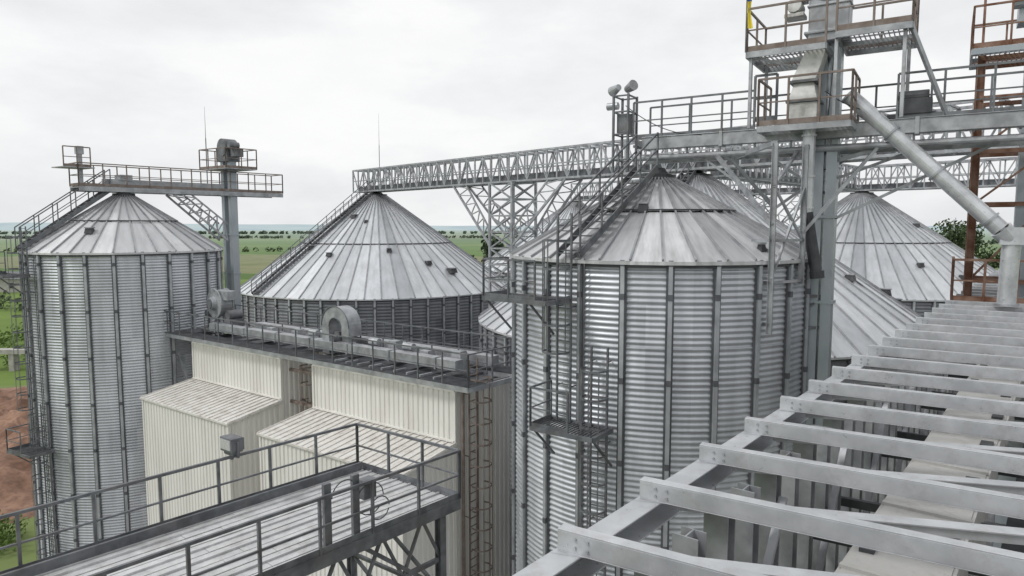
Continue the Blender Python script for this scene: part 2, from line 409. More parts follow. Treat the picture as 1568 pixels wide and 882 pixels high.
# ---------- bucket elevator by silo C
be=top('bucket_elevator',(8.85,19.35,0))
e0=Vector((8.82,19.4,0))
g=G()
g.beam(e0-Wc*.17,e0-Wc*.17+UP*(5.2+H),.27,.5,Lc); g.beam(e0+Wc*.17,e0+Wc*.17+UP*(5.2+H),.27,.5,Lc)
z=1
while z<H+5:
    g.beam(e0+UP*z,e0+UP*(z+.07),.72,.58,Lc); z+=2.4
mk('leg_casing',be,g,M['blue'])
g=G()
hc=e0-Lc*.3
g.slab(hc+UP*(5.9+H),1.0,.7,1.9,Wc,Lc); 
g.tube(hc-Lc*.38+UP*(6.6+H),hc+Lc*.38+UP*(6.6+H),.62,20)
g.slab(hc+UP*(5.2+H),1.2,.8,.08,Wc,Lc); g.slab(hc+UP*(5.9+H),1.08,.78,.06,Wc,Lc)
mk('head_casing',be,g,M['steel'],bevel=.02)
g=G()
m0=hc-Wc*.85-Lc*.25
g.tube(m0+UP*(5.95+H)-Lc*.3,m0+UP*(5.95+H)+Lc*.3,.19,16); g.slab(m0+UP*(5.7+H),.5,.55,.1,Wc,Lc); g.slab(m0+UP*(6.2+H)+Wc*.12,.35,.4,.3,Wc,Lc)
g.tube(m0+UP*(6.5+H)-Lc*.35,m0+UP*(6.5+H)-Lc*.2,.22,16)
mk('drive_motor',be,g,M['white'],bevel=.01)
g=G(); gq=G()
h0=e0-Lc*.75-Wc*.5
g.frustum(h0+UP*(3.9+H),.62,.6,h0+Wc*.3+UP*(4.75+H),.5,.5,Wc,Lc)
gq.slab(h0+UP*(3.86+H),.72,.7,.06,Wc,Lc)
g.frustum(h0+UP*(3.35+H),.74,.7,h0+UP*(3.83+H),.5,.5,Wc,Lc)
g.slab(h0+UP*(3.05+H),.74,.7,.5,Wc,Lc); gq.slab(h0+UP*(3.33+H),.84,.8,.05,Wc,Lc)
gq.slab(h0+UP*(2.78+H),.9,.85,.05,Wc,Lc)
mk('distributor_hopper',be,g,M['white'],bevel=.015); mk('hopper_flanges',be,gq,M['rail'])
g=G()
s0=Vector((8.08,18.85,H))
g.tube(s0+UP*2.7,s0+UP*.3,.165,16); 
for z in (2.4,1.3,.45): g.tube(s0+UP*z,s0+UP*(z+.05),.2,16)
mk('vertical_spout',be,g,M['duct'],smooth=False)
g=G(); g.tube(s0+UP*.34,s0+Vector((.28,-.15,-1.35)),.17,16,.15); g.tube(s0+Vector((.28,-.15,-1.25)),s0+Vector((.3,-.16,-1.45)),.19,16)
mk('rubber_spout',be,g,M['dark'])
g=G(); gq=G()
a=Vector((9.05,18.75,3.48+H)); b=Vector((11.95,16.75,-.1+H)); b2=Vector((12.2,16.7,-.38+H)); c2=Vector((12.2,16.75,-1.98+H))
g.tube(a,b,.2,24,cap=False); d=(b-a).normalized()
for t in (.0,.3,.6,.93): p=a.lerp(b,t); gq.tube(p,p+d*.05,.24,24)
g.tube(b,b2,.25,24,.21); g.tube(b2,c2,.2,24); gq.tube(c2,c2+UP*.06,.27,24)
g.slab(b2+UP*.12,.5,.45,.42,Wc,Lc)
o=mk('discharge_spout',be,g,M['duct']); mk('spout_flanges',be,gq,M['steel'])
g=G(); gr=G()
pc=e0-Lc*.75-Wc*.4+UP*(2.68+H)
def plat(c,w,d,hh=1.15,sides='nsew',sp=.9):
    g.grating(c,w,d,Wc,Lc,.11)
    for s in (-1,1): g.beam(c+Lc*s*d/2-Wc*w/2-UP*.08,c+Lc*s*d/2+Wc*w/2-UP*.08,.06,.16); g.beam(c+Wc*s*w/2-Lc*d/2-UP*.08,c+Wc*s*w/2+Lc*d/2-UP*.08,.06,.16)
    g.beam(c-UP*.1-Wc*w/2,c-UP*.1+Wc*w/2,.08,.1)
    q=[c-Wc*w/2-Lc*d/2,c+Wc*w/2-Lc*d/2,c+Wc*w/2+Lc*d/2,c-Wc*w/2+Lc*d/2]
    for k,(i,j) in zip('senw',((0,1),(1,2),(2,3),(3,0))):
        if k in sides: railing(gr,[q[i],q[j]],hh,sp,.05)
plat(pc,2.3,1.5,1.25,'swe')
uc=e0-Lc*.2-Wc*.05+UP*(4.75+H)
plat(uc-Wc*.9,2.0,2.2,1.15,'swn'); plat(uc+Wc*1.2+UP*.22,1.7,2.3,1.15,'sen')
for dw,dl,dz in ((-1.8,-1,0),(-1.8,.9,0),(1.9,-1,.22),(1.9,.9,.22),(.35,-1,.22)):
    g.beam(uc+Wc*dw+Lc*dl+UP*dz,Vector((*(uc+Wc*dw+Lc*dl).xy,2.7+H)),.08,.08)
g.beam(uc+Wc*2.0-Lc*1+UP*.2,K(7.7,-.5,2.75),.09,.09)
g.beam(uc-Wc*1.8-Lc*1-UP*.1,h0+UP*(4.2+H),.06,.06)
g.beam(e0+UP*(1.2+H),K(7.2,.5,2.1),.08,.08); g.beam(e0+UP*(.9+H),K(3.2,.5,2.05),.08,.08); g.beam(e0+UP*(1.8+H)+Wc*.3,K(6.4,-.3,2.1),.1,.1)
g.beam(e0+UP*(.2+H)+Wc*.3,K(8.8,.5,2.1),.08,.08)
mk('platforms',be,g,M['steel']); mk('platform_railings',be,gr,M['railrust'])
g=G(); g.slab(K(7.0,-.35,3.05),.75,.5,.4,Wc,Lc); g.tube(K(6.6,-.45,3.3),K(7.3,-.45,3.3),.16,14); g.slab(K(6.9,-.1,2.85),1.1,.5,.12,Wc,Lc)
mk('conveyor_drive',be,g,M['dark'],bevel=.02)
g=G()
def cable(a,b,sag,r=.014,n=12):
    a=Vector(a); b=Vector(b); g.pipe([a.lerp(b,i/n)-UP*sag*4*(i/n)*(1-i/n) for i in range(n+1)],r,5)
cable(uc+Wc*.3-Lc*.9,h0+Wc*.6+UP*(2.9+H),.1); cable(h0+Wc*.5+UP*(3.6+H),K(7,-.5,3.1),.35); cable(K(-1,-.5,3.8),K(1.5,-.6,2.7),.25); cable(e0+Wc*.4+UP*(1.9+H),K(4.4,-.4,2.0),.4)
mk('cables',be,g,M['dark'])
fl=top('flag',uc-Wc*1.9-Lc*1.1)
g=G(); p=uc-Wc*1.93-Lc*1.12; g.tube(p-UP*.0,p+UP*3.0,.02,8); mk('pole',fl,g,M['rail'])
for nm,z0,z1,mm in (('yellow_band',.62,1.35,'yellow'),('blue_band',1.35,2.0,'blueflag')):
    g=G(); n=8
    for i in range(n+1):
        zz=z0+(z1-z0)*i/n
        for j in range(5):
            x=.02+j*.035*(1+.4*math.sin(zz*4)); y=.05*math.sin(j*2.4+zz*3)
            g.v.append(tuple(p+Wc*x+Lc*y+UP*zz))
    for i in range(n):
        for j in range(4): g.f.append((i*5+j,i*5+j+1,(i+1)*5+j+1,(i+1)*5+j))
    mk(nm,fl,g,M[mm],smooth=True)

# ---------- second elevator with rusty frame, right edge
r=top('elevator_support_tower',(14.6,19.8,0))
g=G(); c=Vector((14.3,20.0,0))
cols=[c-Wc*.75-Lc*.6,c+Wc*.95-Lc*.6,c+Wc*.95+Lc*.7,c-Wc*.75+Lc*.7]
for q in cols: g.ibeam(q+UP*0,q+UP*(4.8+H),.18,.2,.02,Wc)
for z in (-1.6,.6,2.1,3.6,4.7):
    for i in range(4): g.beam(cols[i]+UP*(z+H),cols[(i+1)%4]+UP*(z+H),.1,.12)
for za_,zb_ in ((-1.6,.6),(.6,2.1),(2.1,3.6)):
    g.beam(cols[0]+UP*(za_+H),cols[1]+UP*(zb_+H),.06,.06); g.beam(cols[0]+UP*(zb_+H),cols[3]+UP*(za_+H),.06,.06)
mk('rusty_frame',r,g,M['rust'])
g=G(); gr=G()
plat(c+UP*(4.9+H)+Wc*.3,2.6,2.2,1.15,'swen'); 
gr.beam(cols[0]+UP*(4.9+H),cols[0]+UP*(7.5+H),.06,.06)
g.beam(c+Wc*.55-Lc*.1,c+Wc*.55-Lc*.1+UP*(6.5+H),.55,.5,Lc)
g.slab(c+Wc*.5+UP*(6.1+H),.9,.8,.9,Wc,Lc)
g.tube(c-Wc*.1-Lc*.4+UP*(6.2+H),c+Wc*.3-Lc*.4+UP*(6.2+H),.2,14)
mk('elevator_leg_and_platform',r,g,M['blue']); 
lp=Vector((12.3,19.0,-2.1+H))
railing(gr,[lp,lp+Wc*2.2,lp+Wc*2.2+Lc*1.2],1.15,.7,.06); railing(gr,[lp,lp+Lc*1.5],1.15,.8,.06)
mk('railings',r,gr,M['rust'])

# ---------- long truss bridges
def bridge(p0,p1,z0,z1,n,w=1.6):
    a=V(p0[0],p0[1],z0); b=V(p1[0],p1[1],z0); e=top('truss_bridge',(a+b)/2)
    g=G(); boxtruss(g,a,b,w,z1-z0,n,.1); d=(b-a).normalized(); sd=d.cross(UP)
    for s in (-1,1): g.beam(a+sd*s*w/2+UP*1.0,b+sd*s*w/2+UP*1.0,.06,.08)
    mk('truss',e,g,M['steel'])
    g=G(); g.beam(a+UP*.3,b+UP*.3,.55,.45); g.beam(a+UP*.05+sd*.5,b+UP*.05+sd*.5,.5,.05)
    mk('conveyor',e,g,M['rail']); return e
dBE=(Vector((E[0],E[1]))-Vector((B[0],B[1])))
pB=Vector((B[0],B[1]))-dBE*.085; pE=Vector((E[0],E[1]))+dBE*.6
bridge(pB,pE,3.15,5.15,60)
p0=Vector((F[0],F[1]))-dBE; p1=Vector((F[0],F[1]))+dBE
bridge(p0,p1,3.05,5.1,66)
bridge(Vector((E[0],E[1]))+Vector((2,3)),Vector((F[0],F[1]))-Vector((2,2)),3.0,4.9,28,1.3)
def lattice(x,y,ztop,w=2.4):
    e=top('lattice_support_tower',(x,y,0)); g=G(); d=Vector((dBE.x,dBE.y,0)).normalized(); sd=Vector((-d.y,d.x,0)); c=Vector((x,y,0))
    cs=[c+d*i*w/2+sd*j*w/2 for i,j in ((-1,-1),(1,-1),(1,1),(-1,1))]
    for q in cs: g.beam(q,q+UP*(ztop+H),.16,.16,d)
    z=ztop+H; k=0
    while z-1.2>0:
        for i in range(4):
            a,b=cs[i],cs[(i+1)%4]
            g.beam(a+UP*z,b+UP*z,.1,.1); g.beam(a+UP*z,b+UP*(z-1.2),.09,.09); g.beam(b+UP*z,a+UP*(z-1.2),.09,.09)
        z-=1.2
    for s in (-1,1):
        for j in (-1,1):
            top_=c+d*s*6.0+sd*j*.8+UP*(ztop+H); bot=c+d*s*w/2+sd*j*w/2+UP*(ztop-4.6+H)
            inn=c+d*s*(4.4)+sd*j*.8+UP*(ztop+H); bi=c+d*s*w/2+sd*j*w/2+UP*(ztop-3.4+H)
            g.beam(top_,bot,.14,.14); g.beam(inn,bi,.11,.11)
            n=6
            for i in range(n):
                a=top_.lerp(bot,i/n); b=inn.lerp(bi,(i+.5)/n); a2=top_.lerp(bot,(i+1)/n)
                g.beam(a,b,.07,.07); g.beam(b,a2,.07,.07)
    mk('lattice',e,g,M['steel'])
lattice(.05,50.7,3.1); lattice(24,67,3.0)

# ---------- silo A catwalk and elevator
ca=top('conveyor_catwalk',V(A[0],A[1],1.9))
def KA(t,s,z): p=Vector((A[0],A[1],0))+L*t+Vector((L.y,-L.x,0))*s; return Vector((p.x,p.y,z+H))
g=G(); gr=G()
g.grating((KA(-2.3,0,1.95)+KA(9.0,0,1.95))/2,1.3,11.3,Vector((L.y,-L.x,0)),L,.1)
for s in (-.65,.65): g.beam(KA(-2.3,s,1.85),KA(9.0,s,1.85),.07,.24)
g.beam(KA(-1,.1,2.2),KA(5.4,.1,2.2),.4,.42); g.slab(KA(0,.1,2.5),.6,.6,.3,L,W)
g.beam(KA(-2,0,2.0),KA(-2,0,4.0),.16,.2); g.slab(KA(-2,0,3.8),.3,.3,.4)
railing(gr,[KA(-2.3,.65,1.98),KA(9.0,.65,1.98),KA(9.0,-.65,1.98)],1.15,1.1,.05); railing(gr,[KA(9,-.65,1.98),KA(-2.3,-.65,1.98),KA(-2.3,.65,1.98)],1.15,1.1,.05)
railing(gr,[KA(-2.9,.6,2.9),KA(-1.7,.6,2.9)],1.0,.6,.05); g.slab(KA(-2.3,0,2.9),1.4,1.3,.05,L,W)
for s in (-.5,.5):
    a=KA(2.4,s,1.7); b=KA(5.4,s,-.9); a2=KA(3.4,s,1.7); b2=KA(5.4,s,.1)
    g.beam(a,b,.1,.1); g.beam(a2,b2,.08,.08)
    for i in range(5):
        g.beam(a.lerp(b,i/5),a2.lerp(b2,(i+.5)/5),.06,.06); g.beam(a2.lerp(b2,(i+.5)/5),a.lerp(b,(i+1)/5),.06,.06)
mk('deck',ca,g,M['steel']); mk('railings',ca,gr,M['railrust'])
bl=top('bucket_elevator',(-16.9,41.1,0))
g=G(); 
for s in (-.33,.33):
    p=KA(5.85,0,0)+W*s; g.beam(Vector((p.x,p.y,0)),Vector((p.x,p.y,4.0+H)),.34,.4,L)
    z=1
    while z<H+4: g.beam(Vector((p.x,p.y,z)),Vector((p.x,p.y,z+.08)),.43,.47,L); z+=2.3
mk('leg_casing',bl,g,M['blue'])
g=G(); hc=KA(5.85,0,4.35); g.slab(hc-UP*.2,1.1,.8,.8); g.tube(hc+UP*.2-L*.4,hc+UP*.2+L*.4,.55,20); g.slab(hc+W*.9-UP*.1,.5,.5,.5); g.tube(hc+W*.9-L*.5+UP*.3,hc+W*.9+L*.1+UP*.3,.2)
mk('head_casing',bl,g,M['rail'],bevel=.02)
g=G(); gr=G(); g.slab(KA(5.85,0,3.3),2.6,1.9,.08)
q=[KA(5.85,0,3.3)+W*a*1.3+L*b*.95 for a,b in ((-1,-1),(1,-1),(1,1),(-1,1),(-1,-1))]
railing(gr,q,1.15,.9,.05)
mk('platform',bl,g,M['steel']); mk('railings',bl,gr,M['railrust'])
for (x,y,z0,z1) in ((-18.2,41.2,3.3,7.0),(-12.2,63.6,4.5,10.2)):
    e=top('lightning_rod',V(x,y,z0)); g=G(); g.tube(V(x,y,z0-1.5),V(x,y,(z0+z1)/2),.03,8); g.tube(V(x,y,(z0+z1)/2),V(x,y,z1),.018,8,.006); g.tube(V(x,y,z0-1.5),V(x,y,z0-1.3),.1,8); mk('rod',e,g,M['rail'])

# ---------- grain dryer building
dS=Vector((.807,-.59,0)).normalized()
def Q(s,t,z): p=Vector((-15.6,33,0))+dS*s+L*t; return Vector((p.x,p.y,z+H))
def rwall(g,p0,p1,z0,z1a,z1b,nrm,pitch=.25,dep=.035):
    p0=Vector(p0); p1=Vector(p1); n=max(1,round((p1-p0).length/pitch)); pr=((0,0),(.38,0),(.5,1),(.88,1))
    pts=[]
    for i in range(n):
        for f,o in pr: pts.append(((i+f)/n,o*dep))
    pts.append((1,0)); b=len(g.v)
    for f,o in pts:
        p=p0.lerp(p1,f)+nrm*o; g.v.append((p.x,p.y,z0+H)); g.v.append((p.x,p.y,z1a+(z1b-z1a)*f+H))
    for i in range(len(pts)-1): k=b+2*i; g.f.append((k,k+2,k+3,k+1))
db=top('grain_dryer_building',Q(8,1,-20))
g=G(); gt=G(); groof=G(); gc=G()
nf=-L; nr=dS
for s0,s1 in ((0,7.05),(9.25,16.9)):
    rwall(g,Q(s0,0,0),Q(s1,0,0),-20,-5.6,-5.6,nf); rwall(g,Q(s1,0,0),Q(s1,2.9,0),-20,-5.6,-5.6,nr)
    rwall(g,Q(s0,2.9,0),Q(s0,0,0),-20,-5.6,-5.6,-nr); rwall(g,Q(s1,2.9,0),Q(s0,2.9,0),-20,-5.6,-5.6,L)
    gt.frustum(Q((s0+s1)/2,1.45,-5.6),s1-s0+.1,3.0,Q((s0+s1)/2,1.45,-5.5),s1-s0+.1,3.0,dS,L)
    t0=-2.4; za,zb=-7.5,-7.95
    rwall(g,Q(s0,t0,0),Q(s1,t0,0),-20,zb-.05,zb-.05,nf); rwall(g,Q(s1,t0,0),Q(s1,-.003,0),-20,zb-.05,za-.05,nr); rwall(g,Q(s0,-.003,0),Q(s0,t0,0),-20,za-.05,zb-.05,-nr)
    groof.add([Q(s0-.1,t0-.12,zb-.02),Q(s1+.1,t0-.12,zb-.02),Q(s1+.1,-.01,za),Q(s0-.1,-.01,za),Q(s0-.1,t0-.12,zb-.1),Q(s1+.1,t0-.12,zb-.1),Q(s1+.1,-.01,za-.08),Q(s0-.1,-.01,za-.08)],
      [(0,1,2,3),(4,7,6,5),(0,4,5,1),(1,5,6,2),(2,6,7,3),(3,7,4,0)])
    n=int((s1-s0)/.33)
    for i in range(n+1):
        s=s0-.05+(s1-s0+.1)*i/n; groof.beam(Q(s,t0-.1,zb+.0),Q(s,-.05,za+.02),.05,.03)
    gc.beam(Q(s0,0,-5.64),Q(s1,0,-5.64),.12,.16); gc.beam(Q(s1,.0,-5.64),Q(s1,2.9,-5.64),.12,.16)
    gc.beam(Q(s0,-.06,za+.06),Q(s1,-.06,za+.06),.1,.06)
    for s in (s0,s1): gc.beam(Q(s,-.0,-20),Q(s,-.0,-5.7),.11,.11,L)
    for s in (s0,s1): gc.beam(Q(s,t0,-20),Q(s,t0,zb-.1),.11,.11,L)
mk('cladding',db,g,M['cream']); mk('lean_to_roofs',db,groof,M['creamroof']); mk('trim',db,gc,M['cream']); mk('top_slab',db,gt,M['rail'])
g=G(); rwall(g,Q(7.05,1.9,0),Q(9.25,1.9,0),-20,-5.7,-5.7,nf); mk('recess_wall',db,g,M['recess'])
g=G()
p=Q(8.0,1.0,0); ladder(g,p.x,p.y,-20,-5.4,-L,cage_from=2); 
for z in (-6.2,-7.6,-9.2): g.beam(Q(7.1,.4,z),Q(9.2,.4,z),.1,.12); g.beam(Q(7.15,.9,z),Q(9.2,1.5,z-1),.07,.07)
mk('recess_ladder',db,g,M['railrust'])
g=G(); p=Q(16.9,.55,0)+dS*.32; ladder(g,p.x,p.y,-20,-4.6,dS,cage_from=2.0)
g.tube(Q(17.2,.05,-20),Q(17.2,.05,-5.4),.06,8)
mk('end_ladder',db,g,M['railrust'])

gw=top('rooftop_gallery',Q(8,1,-5.4))
g=G(); gr=G(); gd=G(); gs=G()
z=-5.33
g.grating((Q(-2.6,-.0,z)+Q(17.9,-.0,z))/2,20.5,.9,dS,L,.09)
g.grating((Q(-2.6,2.6,z)+Q(17.9,2.6,z))/2,20.5,1.0,dS,L,.09)
g.slab(Q(-1.6,1.3,z-.03),1.9,1.7,.05,dS,L)
for t in (-.45,.5,2.1,3.1): gs.beam(Q(-2.6,t,z-.1),Q(17.9,t,z-.1),.07,.17)
for s in (-2.6,17.9): gs.beam(Q(s,-.45,z-.1),Q(s,3.1,z-.1),.07,.17)
for i in range(17): g.beam(Q(-2+i*1.22,-.41,z-.14),Q(-2+i*1.22,3.0,z-.14),.07,.1)
railing(gr,[Q(-2.6,3.1,z),Q(-2.6,-.45,z),Q(17.9,-.45,z),Q(17.9,3.1,z),Q(-2.6,3.1,z)],1.1,1.15,.045,toe=False)
railing(gr,[Q(5,1.5,z+.0),Q(17.0,1.5,z+.0)],.8,1.3,.04,toe=False)
gs.beam(Q(-2.5,.2,z-.1),Q(-.2,.1,z-3.4),.12,.12); gs.beam(Q(-2.5,2.4,z-.1),Q(-.1,2.4,z-3.0),.12,.12)
gd.beam(Q(.5,.75,z+.38),Q(16.4,.75,z+.38),.42,.36); gd.beam(Q(2,2.2,z+.35),Q(16.8,2.2,z+.35),.4,.42)
for i in range(7): gd.beam(Q(1+i*2.4,.75,z+.38),Q(1.08+i*2.4,.75,z+.38),.5,.44)
for s,h_ in ((12.5,.8),(14.2,.6),(15.8,.75),(6.3,.7),(4.4,.6)):
    gd.frustum(Q(s,1.4,z),.6,.5,Q(s,1.4,z+h_),.4,.35,dS,L)
for s in (7.6,11.4,13.3): gd.tube(Q(s,1.1,z+.7),Q(s+.5,1.1,z+.7),.15,12)
for i in range(9): gd.beam(Q(11+i*.65,-.3,z+.06),Q(11+i*.65,.28,z+.06),.07,.09)
mk('deck',gw,g,M['rail']); mk('edge_beams',gw,gs,M['steel']); mk('railings',gw,gr,M['rail']); mk('conveyor_casings',gw,gd,M['steel'],bevel=.01)
fn=top('centrifugal_fan',Q(.3,1.3,z+1.3))
g=G(); c=Q(.1,1.4,z+1.45)
g.tube(c-L*.28,c+L*.28,.68,28); g.tube(c-L*.34,c-L*.28,.74,28); g.tube(c+L*.28,c+L*.33,.74,28)
g.beam(c+UP*.43,c+UP*.43+dS*1.05,.5,.46); g.tube(c-L*.56,c-L*.34,.3,20,.36); 
g.beam(c-UP*1.35-dS*.5,c-UP*.3-dS*.3,.1,.1); g.beam(c-UP*1.35+dS*.5,c-UP*.3+dS*.3,.1,.1)
mk('scroll_housing',fn,g,M['steel'],bevel=.015)
g=G(); g.tube(c-L*.60,c-L*.57,.24,20); g.slab(c-UP*1.35,1.7,1.2,.12,dS,L)
for s in (-.6,.6): g.beam(c+dS*s-UP*1.35,c+dS*s*.6+UP*.1,.07,.07)
g.tube(c+dS*1.1-L*.3-UP*.5,c+dS*1.1+L*.4-UP*.5,.24,16); g.slab(c+dS*1.1-UP*.95,.5,.7,.5,dS,L); g.tube(c-dS*1.0-UP*.6-L*.2,c-dS*1.0-UP*.6+L*.3,.2,14)
for i in range(9):
    a=math.pi*2*i/9; g.tube(c-L*.345+dS*math.cos(a)*.66+UP*math.sin(a)*.66,c-L*.37+dS*math.cos(a)*.66+UP*math.sin(a)*.66,.035,8)
mk('motor_and_frame',fn,g,M['rail'],bevel=.015)
ad=top('arched_duct',Q(9.6,1.4,z+1.2))
g=G(); n=18; c=Q(9.65,1.1,z+1.15); R1,R0=.84,.4
prof=[]
for i in range(n+1):
    a=math.pi*(1-i/n); prof.append((math.cos(a)*R1,math.sin(a)*R1,math.cos(a)*R0,math.sin(a)*R0))
prof=[(-R1,-1.15,-R0,-1.15)]+prof+[(R1,-.35,R0,-.35)]
b=len(g.v)
for (x1,y1,x0,y0) in prof:
    for s in (-.32,.32):
        g.v.append(tuple(c+dS*x1+UP*y1+L*s)); g.v.append(tuple(c+dS*x0+UP*y0+L*s))
for i in range(len(prof)-1):
    k=4*i; g.f+= [(k,k+4,k+6,k+2),(k+1,k+3,k+7,k+5),(k,k+1,k+5,k+4),(k+2,k+6,k+7,k+3)]
mk('duct_shell',ad,g,M['steel'])
g=G()
for r_ in (R1+.02,R0-.02):
    pts=[c-L*.33+dS*math.cos(math.pi*i/16)*r_+UP*math.sin(math.pi*i/16)*r_ for i in range(17)]; g.pipe(pts,.025,6)
g.beam(c-UP*.2-L*.0,c-UP*1.1,.5,.3,dS); g.tube(c-L*.5-UP*.55,c-L*.1-UP*.55,.17,14); g.slab(c+dS*.62-UP*.7,.55,.5,.6,dS,L)
mk('inner_housing',ad,g,M['rail'])

# ---------- lower-left walkway
wk=top('elevated_walkway',V(-5,12,-6.3))
Lw=Vector((.66,.75,0)).normalized()
c1=Vector((-4.0,17.2,0)); c2=Vector((-1.2,15.1,0)); Ww=(c2-c1).normalized(); wid=(c2-c1).length
def P(t,w,z): p=c1-Lw*t+Ww*w; return Vector((p.x,p.y,z+H))
zd=-6.25; LEN=17
g=G(); gr=G(); gp=G(); gg=G()
n=14
for i in range(n):
    w=.12+(wid-.24)*(i+.5)/n; 
    t=.05
    while t<LEN:
        t2=min(LEN,t+random.uniform(3.5,5)); dz=random.uniform(-.006,.006)
        gp.beam(P(t,w,zd+dz),P(t2-.01,w,zd+dz),(wid-.24)/n-.04,.04); t=t2
    if i%2: gp.beam(P(.05,w+(wid-.24)/n/2,zd+.04),P(LEN,w+(wid-.24)/n/2,zd+.04),.035,.045)
for w in (0,wid): g.beam(P(0,w,zd-.08),P(LEN,w,zd-.08),.07,.26)
g.beam(P(0,0,zd-.08),P(0,wid,zd-.08),.07,.26)
for i in range(12): g.beam(P(.5+i*1.4,.04,zd-.12),P(.5+i*1.4,wid-.04,zd-.12),.08,.14)
g.beam(P(.1,.25,zd+.12),P(LEN,.25,zd+.12),.06,.2)
railing(gr,[P(LEN,0,zd+.03),P(0,0,zd+.03)],1.12,1.25,.055)
railing(gr,[P(0,0,zd+.03),P(0,wid,zd+.03)],1.12,1.3,.055)
railing(gr,[P(0,wid,zd+.03),P(LEN,wid,zd+.03)],1.12,1.25,.055)
for t in (.4,6,12):
    for w in (.2,wid-.2): g.ibeam(P(t,w,-20),P(t,w,zd-.2),.18,.18,.015,Ww)
    zz=zd-.3
    while zz>-19:
        g.beam(P(t,.2,zz),P(t,wid-.2,zz-1.8),.07,.07); g.beam(P(t,wid-.2,zz),P(t,.2,zz-1.8),.07,.07); g.beam(P(t,.2,zz-1.8),P(t,wid-.2,zz-1.8),.08,.08); zz-=1.8
for w in (.2,wid-.2):
    g.beam(P(.4,w,zd-2.0),P(2.6,w,zd-.2),.09,.09); g.beam(P(.4,w,zd-1.3),P(6,w,zd-1.3),.08,.1); 
    for i in range(5): g.beam(P(.4+i*1.1,w,zd-1.3),P(.95+i*1.1,w,zd-.2),.06,.06); g.beam(P(.95+i*1.1,w,zd-.2),P(1.5+i*1.1,w,zd-1.3),.06,.06)
mk('planks',wk,gp,M['plank']); mk('frame',wk,g,M['rail']); mk('railings',wk,gr,M['rail'])
lm=top('flood_lamp',P(3.3,0,-5.0))
g=G(); c=P(3.3,-.05,-4.82)
g.slab(c,.46,.26,.32,Ww,Lw); 
for i in range(6): g.slab(c-Ww*.18+Ww*.072*i+Lw*.15,.02,.08,.28,Ww,Lw)
g.beam(c-Ww*.27-UP*.26,c-Ww*.27+UP*.08,.03,.05); g.beam(c+Ww*.27-UP*.26,c+Ww*.27+UP*.08,.03,.05); g.beam(c-Ww*.28-UP*.26,c+Ww*.28-UP*.26,.05,.03); g.tube(c-UP*.26,c-UP*.36,.04); g.slab(c-UP*.2+Lw*.02,.3,.18,.1,Ww,Lw)
mk('housing',lm,g,M['rail'],bevel=.03)
g=G(); g.slab(c-Lw*.14+UP*.01,.38,.02,.22,Ww,Lw); mk('lens',lm,g,M['glass'])
cb=top('switch_cabinet',P(3.2,wid,-5.5))
g=G(); 
for t in (2.75,3.4):
    g.beam(P(t,wid-.12,zd),P(t,wid-.12,zd+1.35),.09,.16,Lw)
g.slab(P(2.4,wid-.2,zd+.95),.3,.22,.4,Lw,Ww)
mk('cabinet',cb,g,M['rail'],bevel=.01)
g=G()
def loop(c,r,ax,ay,a0,a1,rad=.012):
    n=14; pts=[c+ax*math.cos(a0+(a1-a0)*i/n)*r+ay*math.sin(a0+(a1-a0)*i/n)*r for i in range(n+1)]
    g.pipe(pts,rad,6)
loop(P(2.4,wid-.1,zd+.75),.33,Lw,UP,0,5.5); loop(P(3.0,wid-.1,zd+1.0),.3,Lw,UP,0,3.1); loop(P(9.0,0.05,zd+.6),.22,Lw,UP,0,6); loop(P(2.2,wid-.06,zd+.5),.24,Lw,UP,0,6)
mk('cables',cb,g,M['dark'])

# ---------- near gantry
gn=top('conveyor_gantry',(8,12,17.5))
Lg=Vector((.633,.774,0)).normalized(); Wg=Vector((.85,-.527,0)).normalized(); O=Vector((.38,4.42,0)); bay=1.13
def R_(l,w,z): p=O+Lg*l+Wg*w; return Vector((p.x,p.y,z+H))
zt=-2.1; g=G(); gb=G(); NB=33; K0=-4
g.beam(R_(K0*bay,.02,zt-.085),R_(NB*bay,.02,zt-.085),.2,.014); g.beam(R_(K0*bay,-.073,zt-.18),R_(NB*bay,-.073,zt-.18),.014,.17)
g.beam(R_(K0*bay,.02,zt-.27),R_(NB*bay,.02,zt-.27),.2,.012)
for k in range(K0,NB):
    l=k*bay
    g.cbeam(R_(l,-.06,zt+random.uniform(-.003,.003)),R_(l,7.5,zt),.095,.155,.01,UP,-1)
    g.add([R_(l-.1,-.07,zt-.0765),R_(l+.24,-.07,zt-.0765),R_(l+.2,.3,zt-.0765),R_(l+.0,.36,zt-.0765)],[(0,1,2,3)])
    for i in range(2):
        for j in range(3): gb.tube(R_(l+.11+.07*i,-.02+.08*j,zt-.077),R_(l+.11+.07*i,-.02+.08*j,zt-.06),.013,6)
    for i in range(2):
        for j in range(2): gb.tube(R_(l-.05,.08+.09*j,zt-.03+.06*i),R_(l-.06,.08+.09*j,zt-.03+.06*i),.011,6)
mk('cross_beams',gn,g,M['gant'],bevel=.004)
g=G()
for k in range(K0,NB-1):
    l=k*bay
    g.beam(R_(l+.12,.2,zt-.083),R_(l+bay*.96,3.1,zt-.083),.13,.010); g.beam(R_(l+.08,.2,zt-.12),R_(l+bay*.92,3.1,zt-.12),.010,.08)
    g.beam(R_(l+bay*.96,3.3,zt-.083),R_(l+.12,6.0,zt-.083),.13,.010)
for w in (3.2,6.2): g.beam(R_(K0*bay,w,zt-.17),R_(NB*bay,w,zt-.17),.1,.14)
mk('wind_bracing',gn,g,M['gant']); mk('bolts',gn,gb,M['steel'])
g=G()
